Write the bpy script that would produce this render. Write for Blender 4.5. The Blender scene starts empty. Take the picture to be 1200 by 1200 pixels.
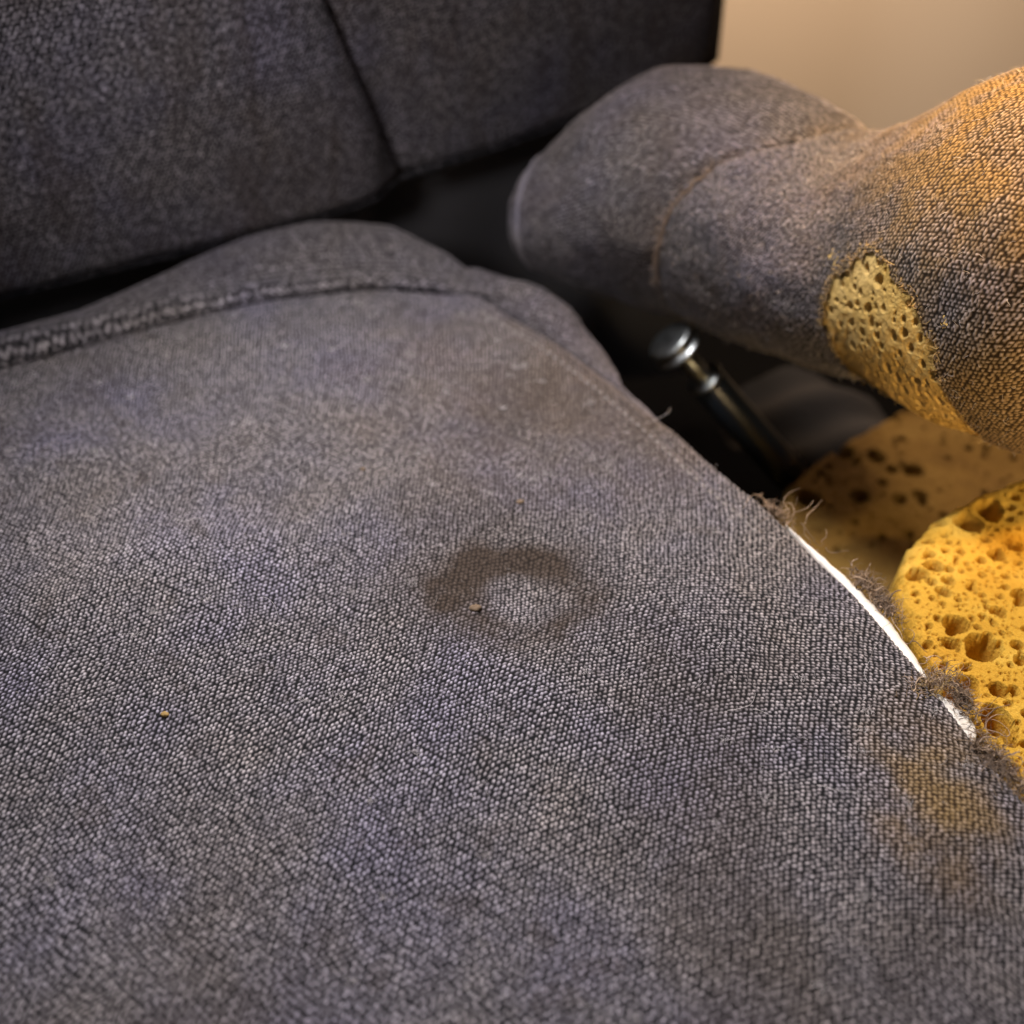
import bpy, math, random
import numpy as np

C = bpy.context.scene.collection
S = bpy.context.scene
R = math.radians
rng = np.random.default_rng(7)

# ------------------------------------------------------------------ camera, world, lamps, exposure
cam_data = bpy.data.cameras.new('camera')
cam = bpy.data.objects.new('camera', cam_data)
C.objects.link(cam)
cam.location = (0, -0.298, 0.268)
cam.rotation_euler = (R(90 - 42), 0, 0)
cam_data.sensor_width = 36
cam_data.lens = 40
cam_data.clip_start = 0.01
cam_data.clip_end = 50
cam_data.dof.use_dof = True
cam_data.dof.focus_distance = 0.345
cam_data.dof.aperture_fstop = 5.7
S.camera = cam

world = bpy.data.worlds.new('World')
S.world = world
world.use_nodes = True
world.node_tree.nodes['Background'].inputs[0].default_value = (0.62, 0.66, 0.80, 1)
world.node_tree.nodes['Background'].inputs[1].default_value = 0.055


def spot(name, loc, target, cone, radius, power, color):
    from mathutils import Vector
    l = bpy.data.lights.new(name, 'SPOT')
    l.spot_size = R(cone)
    l.spot_blend = 1.0
    l.shadow_soft_size = radius
    l.energy = power
    l.color = color
    o = bpy.data.objects.new(name, l)
    C.objects.link(o)
    o.location = loc
    o.rotation_euler = (Vector(target) - Vector(loc)).to_track_quat('-Z', 'Y').to_euler()
    return o


def area(name, loc, target, size, power, color):
    l = bpy.data.lights.new(name, 'AREA')
    l.shape = 'DISK'
    l.size = size
    l.energy = power
    l.color = color
    o = bpy.data.objects.new(name, l)
    C.objects.link(o)
    o.location = loc
    d = np.array(target) - np.array(loc)
    from mathutils import Vector
    o.rotation_euler = Vector(d).to_track_quat('-Z', 'Y').to_euler()
    return o


spot('cool_lamp', (-0.06, 0.075, 0.46), (-0.015, -0.05, 0), 76, 0.05, 17.5, (1.0, 0.96, 0.965))
spot('warm_lamp', (0.185, -0.02, 0.31), (0.188, 0.075, 0.09), 58, 0.02, 9.0, (1.0, 0.57, 0.17))
spot('side_warm_lamp', (0.37, -0.13, 0.27), (0.19, -0.03, 0.0), 36, 0.012, 3.8, (1.0, 0.75, 0.40))
spot('low_warm_fill', (0.215, -0.30, 0.13), (0.155, 0.045, 0.035), 22, 0.015, 4.6, (1.0, 0.70, 0.34))  # added fill, reaches the bared foam that the upper warm lamp misses
spot('backrest_fill', (-0.28, -0.34, 0.42), (-0.08, 0.22, 0.115), 40, 0.08, 13.5, (1.0, 0.95, 0.97))  # added fill aimed at the backrest, no such source in the scene
area('front_fill', (-0.22, -0.55, 0.34), (0.05, 0.1, 0.0), 0.30, 0.14, (1.0, 0.95, 0.93))  # added weak fill from behind the camera
area('wall_fill', (0.05, 0.43, 0.50), (0.20, 0.70, 0.05), 0.20, 8.5, (1.0, 0.77, 0.59))  # added out of view behind the backrest, only to brighten the wall
S.view_settings.view_transform = 'Standard'
S.view_settings.look = 'None'
S.view_settings.exposure = 0.0
S.view_settings.gamma = 1


# ------------------------------------------------------------------ numpy helpers
def hsh(i, j, seed):
    n = (i.astype(np.int64) * 374761393 + j.astype(np.int64) * 668265263 + seed * 974711) & 0xFFFFFFFF
    n = ((n ^ (n >> 13)) * 1274126177) & 0xFFFFFFFF
    n = ((n ^ (n >> 16)) * 2246822519) & 0xFFFFFFFF
    return ((n ^ (n >> 15)) & 0xFFFFFF) / float(0xFFFFFF)


def vnoise(x, y, seed=0):
    xi = np.floor(x); yi = np.floor(y)
    fx = x - xi; fy = y - yi
    xi = xi.astype(np.int64); yi = yi.astype(np.int64)
    fx = fx * fx * (3 - 2 * fx); fy = fy * fy * (3 - 2 * fy)
    a = hsh(xi, yi, seed); b = hsh(xi + 1, yi, seed)
    c = hsh(xi, yi + 1, seed); d = hsh(xi + 1, yi + 1, seed)
    return (a * (1 - fx) + b * fx) * (1 - fy) + (c * (1 - fx) + d * fx) * fy


def fbm(x, y, seed=0, octaves=4):
    s = 0; a = .5; t = 0
    for k in range(octaves):
        s = s + a * vnoise(x * 2 ** k + 13.7 * k, y * 2 ** k - 7.1 * k, seed + k)
        t += a; a *= .5
    return s / t


def sstep(a, b, x):
    t = np.clip((x - a) / (b - a), 0, 1)
    return t * t * (3 - 2 * t)


def weave(a, b, pitch=.00158, seed=1, jit=.17):
    """irregular hopsack: returns tuft height 0..1 and a random tone per tuft"""
    u = a / pitch
    v = b / (pitch * .87)
    j0 = np.floor(v).astype(np.int64)
    f1 = np.full(u.shape, 9.); f2 = np.full(u.shape, 9.); tone = np.zeros(u.shape); size = np.ones(u.shape)
    for dj in (-1, 0, 1):
        j = j0 + dj
        off = .5 * (j & 1)
        i0 = np.floor(u - off).astype(np.int64)
        for di in (-1, 0, 1):
            i = i0 + di
            cx = i + off + .5 + jit * (hsh(i, j, seed) - .5) * 2
            cy = j + .5 + jit * (hsh(i, j, seed + 11) - .5) * 2
            sz = .90 + .20 * hsh(i, j, seed + 37)
            # each tuft is a short oval loop, leaning one way or the other
            ang = (hsh(i, j, seed + 53) - .5) * 1.7 + .5
            dx = u - cx; dy = (v - cy) * .87
            ex = dx * np.cos(ang) + dy * np.sin(ang); ey = -dx * np.sin(ang) + dy * np.cos(ang)
            d = np.sqrt((ex * .86) ** 2 + (ey * 1.12) ** 2) / sz
            tn = hsh(i, j, seed + 23)
            m = d < f1
            f2 = np.where(m, f1, np.minimum(f2, d))
            tone = np.where(m, tn, tone)
            f1 = np.where(m, d, f1)
    h = np.clip(1 - (f1 / .43) ** 2, 0, 1) ** .9 * (.74 + .26 * tone)
    h = h * sstep(0, .16, f2 - f1)
    return h, tone


def normals(P):
    du = np.gradient(P, axis=1); dv = np.gradient(P, axis=0)
    n = np.cross(du, dv)
    return n / np.maximum(np.linalg.norm(n, axis=2, keepdims=True), 1e-12)


def catmull(pts, n_per=24):
    p = np.array(pts, float)
    p = np.vstack([2 * p[0] - p[1], p, 2 * p[-1] - p[-2]])
    out = []
    t = np.linspace(0, 1, n_per, endpoint=False)[:, None]
    for k in range(1, len(p) - 2):
        a, b, c, d = p[k - 1], p[k], p[k + 1], p[k + 2]
        out.append(.5 * (2 * b + (c - a) * t + (2 * a - 5 * b + 4 * c - d) * t ** 2 + (3 * b - a - 3 * c + d) * t ** 3))
    out.append(p[-2][None])
    return np.vstack(out)


class Path:
    """a smooth curve measured by its own length"""
    def __init__(self, pts):
        self.p = catmull(pts)
        seg = np.linalg.norm(np.diff(self.p, axis=0), axis=1)
        self.l = np.concatenate([[0], np.cumsum(seg)])
        self.length = self.l[-1]

    def __call__(self, s):
        s = np.asarray(s, float)
        o = np.stack([np.interp(s, self.l, self.p[:, k]) for k in range(3)], -1)
        lo = np.minimum(s, 0)[..., None] * (self.p[1] - self.p[0]) / self.l[1]
        hi = np.maximum(s - self.length, 0)[..., None] * (self.p[-1] - self.p[-2]) / (self.l[-1] - self.l[-2])
        return o + lo + hi


# ------------------------------------------------------------------ object helpers
def link(name, me, m=None, parent=None):
    o = bpy.data.objects.new(name, me)
    C.objects.link(o)
    if m is not None:
        me.materials.append(m)
    if parent is not None:
        o.parent = parent
    return o


def raw_mesh(name, V, F, attrs=None):
    """V (n,3), F (m,k) faces of one size"""
    me = bpy.data.meshes.new(name)
    V = np.ascontiguousarray(V, np.float32); F = np.ascontiguousarray(F, np.int32)
    k = F.shape[1]
    me.vertices.add(len(V)); me.vertices.foreach_set('co', V.ravel())
    me.loops.add(F.size); me.loops.foreach_set('vertex_index', F.ravel())
    me.polygons.add(len(F)); me.polygons.foreach_set('loop_start', np.arange(0, F.size, k, dtype=np.int32))
    for a, val in (attrs or {}).items():
        at = me.attributes.new(a, 'FLOAT', 'POINT')
        at.data.foreach_set('value', np.ascontiguousarray(val, np.float32).ravel())
    me.update(calc_edges=True)
    me.polygons.foreach_set('use_smooth', np.ones(len(F), bool))
    return me


def grid(name, P, attrs=None, keep=None, m=None, parent=None, wrap=False, flip=False):
    ny, nx = P.shape[:2]
    idx = np.arange(ny * nx).reshape(ny, nx)
    if wrap:
        idx = np.hstack([idx, idx[:, :1]])
    F = np.stack([idx[:-1, :-1], idx[:-1, 1:], idx[1:, 1:], idx[1:, :-1]], -1)
    if flip:
        F = F[..., ::-1]
    F = F.reshape(-1, 4)
    V = P.reshape(-1, 3)
    attrs = {k: v.ravel() for k, v in (attrs or {}).items()}
    if keep is not None:
        kf = keep.ravel()[F].all(1)
        F = F[kf]
        used = np.zeros(len(V), bool); used[F.ravel()] = True
        new = np.cumsum(used) - 1
        F = new[F]; V = V[used]
        attrs = {k: v[used] for k, v in attrs.items()}
    return link(name, raw_mesh(name, V, F, attrs), m, parent)


def empty(name, loc, label, cat, group=None):
    o = bpy.data.objects.new(name, None)
    C.objects.link(o)
    o.empty_display_size = .02
    o.location = (0, 0, 0)
    tag(o, label, cat, group)
    return o


def tag(o, label=None, cat=None, group=None, kind=None):
    for k, v in (('label', label), ('category', cat), ('group', group), ('kind', kind)):
        if v:
            o[k] = v
    return o


def lathe(name, A, B, prof, m, parent, n=40):
    """prof: list of (distance from A along AB, radius)"""
    A = np.array(A); B = np.array(B)
    t = (B - A) / np.linalg.norm(B - A)
    x = np.cross(t, [0, 0, 1.]); x /= np.linalg.norm(x); y = np.cross(t, x)
    ph = np.linspace(0, 2 * np.pi, n, endpoint=False)
    rings = [A + t * l + r * (np.cos(ph)[:, None] * x + np.sin(ph)[:, None] * y) for l, r in prof]
    return grid(name, np.array(rings), m=m, parent=parent, wrap=True)


def tube(name, pts, rad, m, parent, n=12, disp=None, attrs=None):
    """tube along points (k,3), rad scalar or (k,)"""
    p = np.array(pts); k = len(p)
    T = np.gradient(p, axis=0); T /= np.linalg.norm(T, axis=1, keepdims=True)
    up = np.array([0, 0, 1.])
    X = np.cross(T, up); X /= np.linalg.norm(X, axis=1, keepdims=True); Y = np.cross(X, T)
    ph = np.linspace(0, 2 * np.pi, n, endpoint=False)
    r = np.broadcast_to(np.asarray(rad, float).reshape(-1, 1), (k, n)).copy()
    if disp is not None:
        r = r + disp
    P = p[:, None] + r[..., None] * (np.cos(ph)[None, :, None] * X[:, None] + np.sin(ph)[None, :, None] * Y[:, None])
    return grid(name, P, attrs=attrs, m=m, parent=parent, wrap=True, flip=True)


def strands(name, roots, dirs, length, radius, curl, m, parent, steps=7, seed=3, attrs=None):
    """thin curled fibres, three-sided"""
    g = np.random.default_rng(seed)
    n = len(roots)
    roots = np.array(roots, float); d = np.array(dirs, float)
    d /= np.maximum(np.linalg.norm(d, axis=1, keepdims=True), 1e-9)
    L = np.broadcast_to(np.asarray(length, float), (n,))
    rad = np.broadcast_to(np.asarray(radius, float), (n,))
    pts = [roots]
    turn = g.normal(size=(n, 3)) * curl
    for k in range(steps - 1):
        turn = turn * .7 + g.normal(size=(n, 3)) * curl * .6
        d = d + turn
        d /= np.linalg.norm(d, axis=1, keepdims=True)
        pts.append(pts[-1] + d * (L / (steps - 1))[:, None])
    P = np.stack(pts, 1)
    T = np.gradient(P, axis=1)
    T /= np.maximum(np.linalg.norm(T, axis=2, keepdims=True), 1e-9)
    X = np.cross(T, np.array([.31, .52, .79])); X /= np.maximum(np.linalg.norm(X, axis=2, keepdims=True), 1e-9)
    Y = np.cross(T, X)
    taper = np.linspace(1, .45, steps)[None, :, None]
    V = []
    for q in range(3):
        a = q * 2 * np.pi / 3
        V.append(P + (math.cos(a) * X + math.sin(a) * Y) * rad[:, None, None] * taper)
    V = np.stack(V, 2)                         # n, steps, 3, xyz
    idx = np.arange(n * steps * 3).reshape(n, steps, 3)
    F = []
    for q in range(3):
        w = (q + 1) % 3
        F.append(np.stack([idx[:, :-1, q], idx[:, :-1, w], idx[:, 1:, w], idx[:, 1:, q]], -1).reshape(-1, 4))
    tone = np.repeat(g.random(n), steps * 3)
    return link(name, raw_mesh(name, V.reshape(-1, 3), np.vstack(F), {'tone': tone}), m, parent)


# ------------------------------------------------------------------ materials
def new_mat(name):
    m = bpy.data.materials.new(name)
    m.use_nodes = True
    nt = m.node_tree
    return m, nt, nt.nodes['Principled BSDF']


def N(nt, kind, **kw):
    n = nt.nodes.new(kind)
    for k, v in kw.items():
        if k.startswith('i_'):
            key = k[2:]
            n.inputs[int(key) if key.isdigit() else key].default_value = v
        else:
            setattr(n, k, v)
    return n


def attr(nt, name):
    return N(nt, 'ShaderNodeAttribute', attribute_name=name).outputs['Fac']


def mix(nt, fac, a, b, blend='MIX'):
    n = nt.nodes.new('ShaderNodeMix')
    n.data_type = 'RGBA'
    n.blend_type = blend
    for sock, v in ((n.inputs[0], fac), (n.inputs[6], a), (n.inputs[7], b)):
        if isinstance(v, (int, float)):
            sock.default_value = v
        elif isinstance(v, tuple):
            sock.default_value = v + (1,) if len(v) == 3 else v
        else:
            nt.links.new(v, sock)
    return n.outputs[2]


def math_(nt, op, a, b=0.0):
    n = nt.nodes.new('ShaderNodeMath')
    n.operation = op
    for sock, v in ((n.inputs[0], a), (n.inputs[1], b)):
        if isinstance(v, (int, float)):
            sock.default_value = v
        else:
            nt.links.new(v, sock)
    return n.outputs[0]


def ramp(nt, fac, stops):
    n = nt.nodes.new('ShaderNodeValToRGB')
    e = n.color_ramp.elements
    while len(e) < len(stops):
        e.new(.5)
    for k, (p, c) in enumerate(stops):
        e[k].position = p
        e[k].color = c + (1,) if len(c) == 3 else c
    nt.links.new(fac, n.inputs[0])
    return n.outputs[0]


def noise(nt, scale, detail=4, rough=.55, vec=None):
    n = N(nt, 'ShaderNodeTexNoise')
    n.inputs['Scale'].default_value = scale
    n.inputs['Detail'].default_value = detail
    n.inputs['Roughness'].default_value = rough
    if vec is None:
        vec = N(nt, 'ShaderNodeTexCoord').outputs['Object']
    nt.links.new(vec, n.inputs['Vector'])
    return n.outputs['Fac']


def fabric(name, gap, top, pale, soil=(.070, .047, .031), yellow=(.42, .26, .07)):
    """two-tone woven yarn; the pale yarn tops, the dirt, the yellow dust and painted warm light are attributes of the mesh"""
    m, nt, p = new_mat(name)
    yarn = attr(nt, 'yarn'); tone = attr(nt, 'tone')
    c1 = mix(nt, sh(nt, yarn), gap, top)
    c2 = mix(nt, math_(nt, 'MULTIPLY', math_(nt, 'POWER', yarn, 2.2), math_(nt, 'ADD', math_(nt, 'MULTIPLY', tone, .40), .42)), c1, pale)
    # melange: some yarns bluish, some brownish
    fl = noise(nt, 900, 2)
    c2 = mix(nt, .55, c2, ramp(nt, noise(nt, 16, 4, .6), [(.34, (.42, .41, .58)), (.5, (.5, .48, .5)), (.66, (.56, .51, .44))]), 'OVERLAY')
    c2 = mix(nt, .16, c2, ramp(nt, fl, [(.3, (.35, .33, .42)), (.5, (.5, .5, .5)), (.7, (.72, .64, .58))]), 'OVERLAY')
    c2 = mix(nt, math_(nt, 'MULTIPLY', attr(nt, 'yellow'), .8), c2, mix(nt, yarn, (.035, .018, .006), yellow))
    c2 = mix(nt, attr(nt, 'soil'), c2, mix(nt, yarn, (.012, .008, .006), soil))
    nt.links.new(c2, p.inputs['Base Color'])
    p.inputs['Roughness'].default_value = .82
    p.inputs['Specular IOR Level'].default_value = .15
    p.inputs['Sheen Weight'].default_value = .04
    p.inputs['Sheen Roughness'].default_value = .5
    b = N(nt, 'ShaderNodeBump')
    b.inputs['Strength'].default_value = .5
    b.inputs['Distance'].default_value = .0004
    nt.links.new(noise(nt, 2600, 3, .7), b.inputs['Height'])
    nt.links.new(b.outputs[0], p.inputs['Normal'])
    return m


def sh(nt, x):
    return math_(nt, 'POWER', x, 1.3)


def plain(name, col, rough=.6, metal=0, bump=None, var=None):
    m, nt, p = new_mat(name)
    p.inputs['Base Color'].default_value = col + (1,)
    if var:
        sc, c2 = var
        nt.links.new(mix(nt, ramp(nt, noise(nt, sc), [(.35, (0, 0, 0)), (.65, (1, 1, 1))]), col, c2), p.inputs['Base Color'])
    p.inputs['Roughness'].default_value = rough
    p.inputs['Metallic'].default_value = metal
    if rough > .95:
        p.inputs['Specular IOR Level'].default_value = 0
    if bump:
        b = N(nt, 'ShaderNodeBump')
        b.inputs['Strength'].default_value = .6
        b.inputs['Distance'].default_value = bump[1]
        nt.links.new(noise(nt, bump[0]), b.inputs['Height'])
        nt.links.new(b.outputs[0], p.inputs['Normal'])
    return m


def foam_mat(name, c1, c2, c3):
    m, nt, p = new_mat(name)
    f = noise(nt, 45, 5, .6)
    col = ramp(nt, f, [(.30, c2), (.52, c1), (.74, c3)])
    nt.links.new(col, p.inputs['Base Color'])
    p.inputs['Roughness'].default_value = .8
    p.inputs['Specular IOR Level'].default_value = .3
    p.inputs['Subsurface Weight'].default_value = .0
    p.inputs['Subsurface Radius'].default_value = (.0022, .0012, .0004)
    p.inputs['Subsurface Scale'].default_value = 1.0
    tc = N(nt, 'ShaderNodeTexCoord').outputs['Object']
    v = N(nt, 'ShaderNodeTexVoronoi')
    v.inputs['Scale'].default_value = 900
    nt.links.new(tc, v.inputs['Vector'])
    h = math_(nt, 'ADD', math_(nt, 'MULTIPLY', v.outputs['Distance'], .6), noise(nt, 1500, 3, .7))
    b = N(nt, 'ShaderNodeBump')
    b.inputs['Strength'].default_value = .75
    b.inputs['Distance'].default_value = .0008
    nt.links.new(h, b.inputs['Height'])
    nt.links.new(b.outputs[0], p.inputs['Normal'])
    return m


M_cush = fabric('grey_tweed', (.004, .004, .005), (.124, .114, .124), (.64, .60, .63))
M_back = fabric('grey_tweed_back', (.004, .004, .005), (.124, .114, .124), (.64, .60, .63))
M_side = fabric('grey_tweed_bolster', (.004, .004, .004), (.120, .114, .122), (.62, .58, .60))
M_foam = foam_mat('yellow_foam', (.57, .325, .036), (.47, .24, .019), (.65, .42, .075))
M_foam_old_shaded = foam_mat('aged_shaded_foam', (.22, .125, .024), (.15, .078, .013), (.28, .17, .04))  # older foam, darkened further for the shade under the armrest
M_foam_pale = foam_mat('pale_foam', (.62, .41, .125), (.50, .31, .07), (.72, .51, .20))
M_white = plain('white_edging', (.70, .66, .61), .7, bump=(600, .0003))
M_black = plain('black_enamel', (.010, .014, .020), .30, bump=(900, .00006))
M_steel = plain('worn_steel', (.36, .385, .39), .36, 1, var=(300, (.22, .23, .23)))
M_dark = plain('gap_shade_black', (.003, .003, .0032), 1.0, bump=(500, .0008))  # near black, stands for the shade deep in the gap
M_lining = plain('shaded_lining', (.028, .027, .029), .9, bump=(300, .001))  # cloth colour darkened for the shade inside the gap
M_trim = plain('black_trim', (.012, .011, .010), .6)
M_wall = plain('beige_paint', (.62, .50, .36), .8, var=(2.5, (.60, .48, .34)))


def thread_mat(name, a, b):
    m, nt, p = new_mat(name)
    nt.links.new(mix(nt, attr(nt, 'tone'), a, b), p.inputs['Base Color'])
    p.inputs['Roughness'].default_value = .85
    return m


M_thread = thread_mat('frayed_yarn', (.07, .045, .030), (.46, .33, .23))
M_dthread = thread_mat('frayed_grey_yarn', (.05, .036, .027), (.34, .25, .19))
M_gold = thread_mat('frayed_gold_yarn', (.30, .19, .07), (.60, .43, .19))
M_lint = thread_mat('lint', (.22, .20, .20), (.62, .58, .58))
M_stitch = plain('stitch_yarn', (.20, .18, .175), .8)
M_crumb = plain('tan_grit', (.15, .10, .06), .8)
M_grit = plain('golden_grit', (.30, .19, .06), .8)

# ------------------------------------------------------------------ setting
wl = grid('wall', np.array([[[-2.0, 0.86, -.21], [2.4, 0.54, -.21]], [[-2.0, 0.86, 1.8], [2.4, 0.54, 1.8]]]), m=M_wall)
tag(wl, 'plain beige wall out of focus behind the seat', 'wall', kind='structure')
fl = grid('floor', np.array([[[-3, -2, -.20], [3.2, -2, -.20]], [[-3, 1.2, -.20], [3.2, 1.2, -.20]]]), m=M_dark)  # black sheet standing for the unlit depth below the seat
tag(fl, 'floor under the seat, coloured black for the shade in the gap', 'floor', kind='structure')

# ------------------------------------------------------------------ seat cushion
seat = empty('upholstered_seat', (0, 0, 0), 'worn grey tweed seat with a ring stained cushion, a plain backrest and a torn armrest', 'seat')
cushion = None

welt_path = Path([(-0.0084, 0.1443, 0.0000), (-0.0268, 0.1479, 0.0000), (-0.0537, 0.1494, 0.0000), (-0.0765, 0.1472, 0.0000), (-0.1132, 0.1378, 0.0000), (-0.1477, 0.1233, 0.0000), (-0.1799, 0.1061, 0.0000), (-0.2104, 0.0898, 0.0000), (-0.2502, 0.0674, 0.0000)])
edge_path = Path([(-0.0084, 0.1443, 0.0000), (0.0111, 0.1219, 0.0000), (0.0370, 0.0922, 0.0000), (0.0613, 0.0551, 0.0000), (0.0785, 0.0240, 0.0000), (0.0918, 0.0010, 0.0000), (0.0996, -0.0135, 0.0000), (0.1118, -0.0379, 0.0000), (0.1218, -0.0644, 0.0000), (0.1277, -0.0812, 0.0000), (0.1343, -0.1011, 0.0000), (0.1412, -0.1207, 0.0000), (0.1516, -0.1508, 0.0000)])
corner = edge_path(0.)
A_dir = np.array([-.94, -.34, 0]); A_dir /= np.linalg.norm(A_dir)
OUT_BACK = np.array([-.34, .94, 0]); OUT_BACK /= np.linalg.norm(OUT_BACK)
OUT_SIDE = np.array([.873, .487, 0])

# the places of the dirt and of the painted warm tint, on the cushion
ST = np.array((0.0017, -0.0387, 0.0000))
YL = np.array((0.1170, -0.1179, 0.0000))
BR = np.array((0.0312, 0.0825, 0.0000))
SM = np.array((-0.0307, -0.0292, 0.0000))
DENT = np.array((-0.0806, 0.0065, 0.0000))
RID = np.array((-0.1110, -0.0219, 0.0000))


def cushion_macro(P, s, t):
    """gentle hollows and swellings of the padding"""
    x, y = P[..., 0], P[..., 1]
    z = .0075 * (fbm(x * 11 + 3, y * 11, 5, 3) - .5) + .0030 * (fbm(x * 34, y * 34, 9, 2) - .5)
    d = np.hypot((x - DENT[0]) / .020, (y - DENT[1]) / .020)
    z -= .0042 * np.exp(-d ** 2)
    d = np.hypot((x - RID[0] - .8 * (y - RID[1])) / .040, (y - RID[1]) / .030)
    z += .0028 * np.exp(-d ** 2)
    d = np.hypot((x - ST[0]) / .022, (y - ST[1]) / .022)
    z -= .0034 * np.exp(-d ** 2)
    # long faint creases
    c = np.abs(((x * .82 + y * .57) * 9 + 1.2 * fbm(x * 7, y * 7, 31, 2)) % 1 - .5)
    z -= .0005 * np.exp(-(c / .05) ** 2) * sstep(.45, .7, fbm(x * 16, y * 16, 41, 2))
    return z


ns, nt_ = 840, 1010
S_max, T_max = .335, .430
s = np.linspace(0, 1, ns) ** 1.0 * S_max
t = np.linspace(0, 1, nt_) ** .93 * T_max
ss, tt = np.meshgrid(s, t)
Pc = edge_path(tt) + welt_path(ss) - corner
Pc[..., 2] = cushion_macro(Pc, ss, tt)
# the rolled side edge, tighter where the cover is torn
rr = np.interp(tt, [0, .10, .17, .5], [.013, .011, .005, .004])
e = np.clip(rr - ss, 0, None)
Pc[..., 2] -= rr - np.sqrt(np.clip(rr ** 2 - e ** 2, 0, None))
# tucked in at the welt
e = np.clip(.006 - tt, 0, .006)
Pc[..., 2] -= (.006 - np.sqrt(.006 ** 2 - e ** 2)) * .8 * sstep(.0, .03, ss)
# stitched line beside the edge
d_st = np.abs(ss - .0125)
Pc[..., 2] -= .0008 * np.exp(-(d_st / .0012) ** 2) * sstep(.20, .17, tt)
Nc = normals(Pc)
if Nc[..., 2].mean() < 0:
    Nc = -Nc
wob = .0011 * (fbm(ss * 60, tt * 60, 3, 2) - .5)
wy, tone = weave(ss + wob * 3, tt + wob * 2, seed=1)
fine = fbm(ss * 1800, tt * 1800, 77, 2)
amp = (.00050) * (.75 + .5 * fbm(ss * 40, tt * 40, 15, 2))
Pd = Pc + Nc * (wy * amp + (fine - .5) * .00014)[..., None]
x, y = Pc[..., 0], Pc[..., 1]
dn = .25 * (fbm(x * 70, y * 70, 21, 3) - .5)
# ring stain: an uneven dark ring round a clean spot
rx, ry = (x - ST[0]) / .0285, (y - ST[1]) / .0265
rad = np.hypot(rx, ry) + dn * 1.3
ang = np.arctan2(ry, rx)
rad = rad + .30 * (fbm(x * 45, y * 45, 63, 3) - .5)
ring = sstep(.28, .66, rad) * sstep(1.20, .72, rad)
ring *= .66 + .34 * np.cos(ang - 2.0) + 1.0 * (fbm(x * 140, y * 140, 61, 3) - .5)
ring *= .55 + .45 * sstep(.22, .72, fbm(x * 85 + 4, y * 85, 67, 3) + .10 * np.cos(ang - 2.0))
ring = np.clip(ring * 1.25, 0, 1)
halo = sstep(1.7, .6, rad) * .22
soil = np.clip(ring * .92 + .30 * np.exp(-(np.hypot((x - SM[0]) / .018, (y - SM[1]) / .020) + dn) ** 2) + halo * sstep(.1, .4, rad), 0, .92)
broad = sstep(.52, .75, fbm(x * 14 + 5, y * 14, 71, 4))
soil = np.maximum(soil, .34 * broad)
db = np.hypot((x - BR[0]) / .100, (y - BR[1]) / .080) + dn * 2
brown = sstep(1.25, .1, db)  # dirt, with warm light from the right put into the colour
soil = np.maximum(soil, .50 * brown * (.5 + fbm(x * 40, y * 40, 47, 3)))
soil *= 1 - .85 * np.exp(-(np.hypot(x - ST[0] - .001, y - ST[1] + .003) / .009) ** 2)
spot = sstep(.73, .80, fbm(x * 120, y * 120, 91, 2))
soil = np.maximum(soil, .22 * spot)
dy_ = np.hypot((x - YL[0]) / .020, (y - YL[1]) / .034) + dn * 2.5
yellow = .95 * sstep(1.4, .0, dy_) * (.35 + .65 * sstep(.3, .7, fbm(x * 90, y * 90, 17, 3)))
yellow = np.maximum(yellow, .34 * brown * fbm(x * 60, y * 60, 18, 3))
worn = np.exp(-(np.hypot((x - RID[0]) / .040, (y - RID[1]) / .022) + 2 * dn) ** 2) + .9 * np.exp(-(np.hypot(x - ST[0] - .001, y - ST[1] + .004) / .007) ** 2)
tone = np.clip(tone + .75 * worn, 0, 1.5)
keep = ss > .0012 * fbm(tt * 500, tt * 0, 8, 3) * sstep(.15, .18, tt)
keep &= (Pc[..., 1] > -.212) & (Pc[..., 0] > -.245)
cushion = grid('cushion', Pd, {'yarn': wy, 'tone': tone, 'soil': soil, 'yellow': np.clip(yellow, 0, 1)}, keep, M_cush, seat)
cushion['label'] = 'wide grey cushion with a dark ring stain and a frayed edge'

# welt: a braided band along the back seam
k = 900
sw = np.linspace(.001, .335, k)
pw = welt_path(sw) + OUT_BACK * .004
pw[:, 2] = .0016 + cushion_macro(pw, sw, sw * 0) - .006 * sstep(.03, .0, sw)
nph = 22
ph = np.linspace(0, 2 * np.pi, nph, endpoint=False)
SW, PH = np.meshgrid(sw, ph, indexing='ij')
rib, wtone = weave(SW + PH * .0012, PH * .0065, pitch=.0031, seed=77, jit=.2)
rib2 = .5 + .5 * np.sin(SW / .0046 * 2 * np.pi + PH * 2.0 + 2 * fbm(SW * 90, PH, 4, 2))
ribh = .75 * rib + .25 * rib2
wr = np.interp(sw, [.001, .03, .10, .20, .33], [.0006, .0046, .0074, .0098, .0115])
T = np.gradient(pw, axis=0); T /= np.linalg.norm(T, axis=1, keepdims=True)
X = np.cross(T, [0, 0, 1.]); X /= np.linalg.norm(X, axis=1, keepdims=True); Y = np.cross(X, T)
Pw = pw[:, None] + (np.cos(ph)[None, :, None] * X[:, None] * wr[:, None, None]
                    + np.sin(ph)[None, :, None] * Y[:, None] * np.minimum(wr * .34, .0036)[:, None, None])
nrm = np.cos(ph)[None, :, None] * X[:, None] + np.sin(ph)[None, :, None] * Y[:, None]
Pw = Pw + nrm * (.0011 * ribh)[..., None]
grid('welt', Pw, {'yarn': rib, 'tone': wtone * .7, 'soil': 0 * rib + .15, 'yellow': 0 * rib}, None, M_cush, cushion, wrap=True, flip=True)

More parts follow.
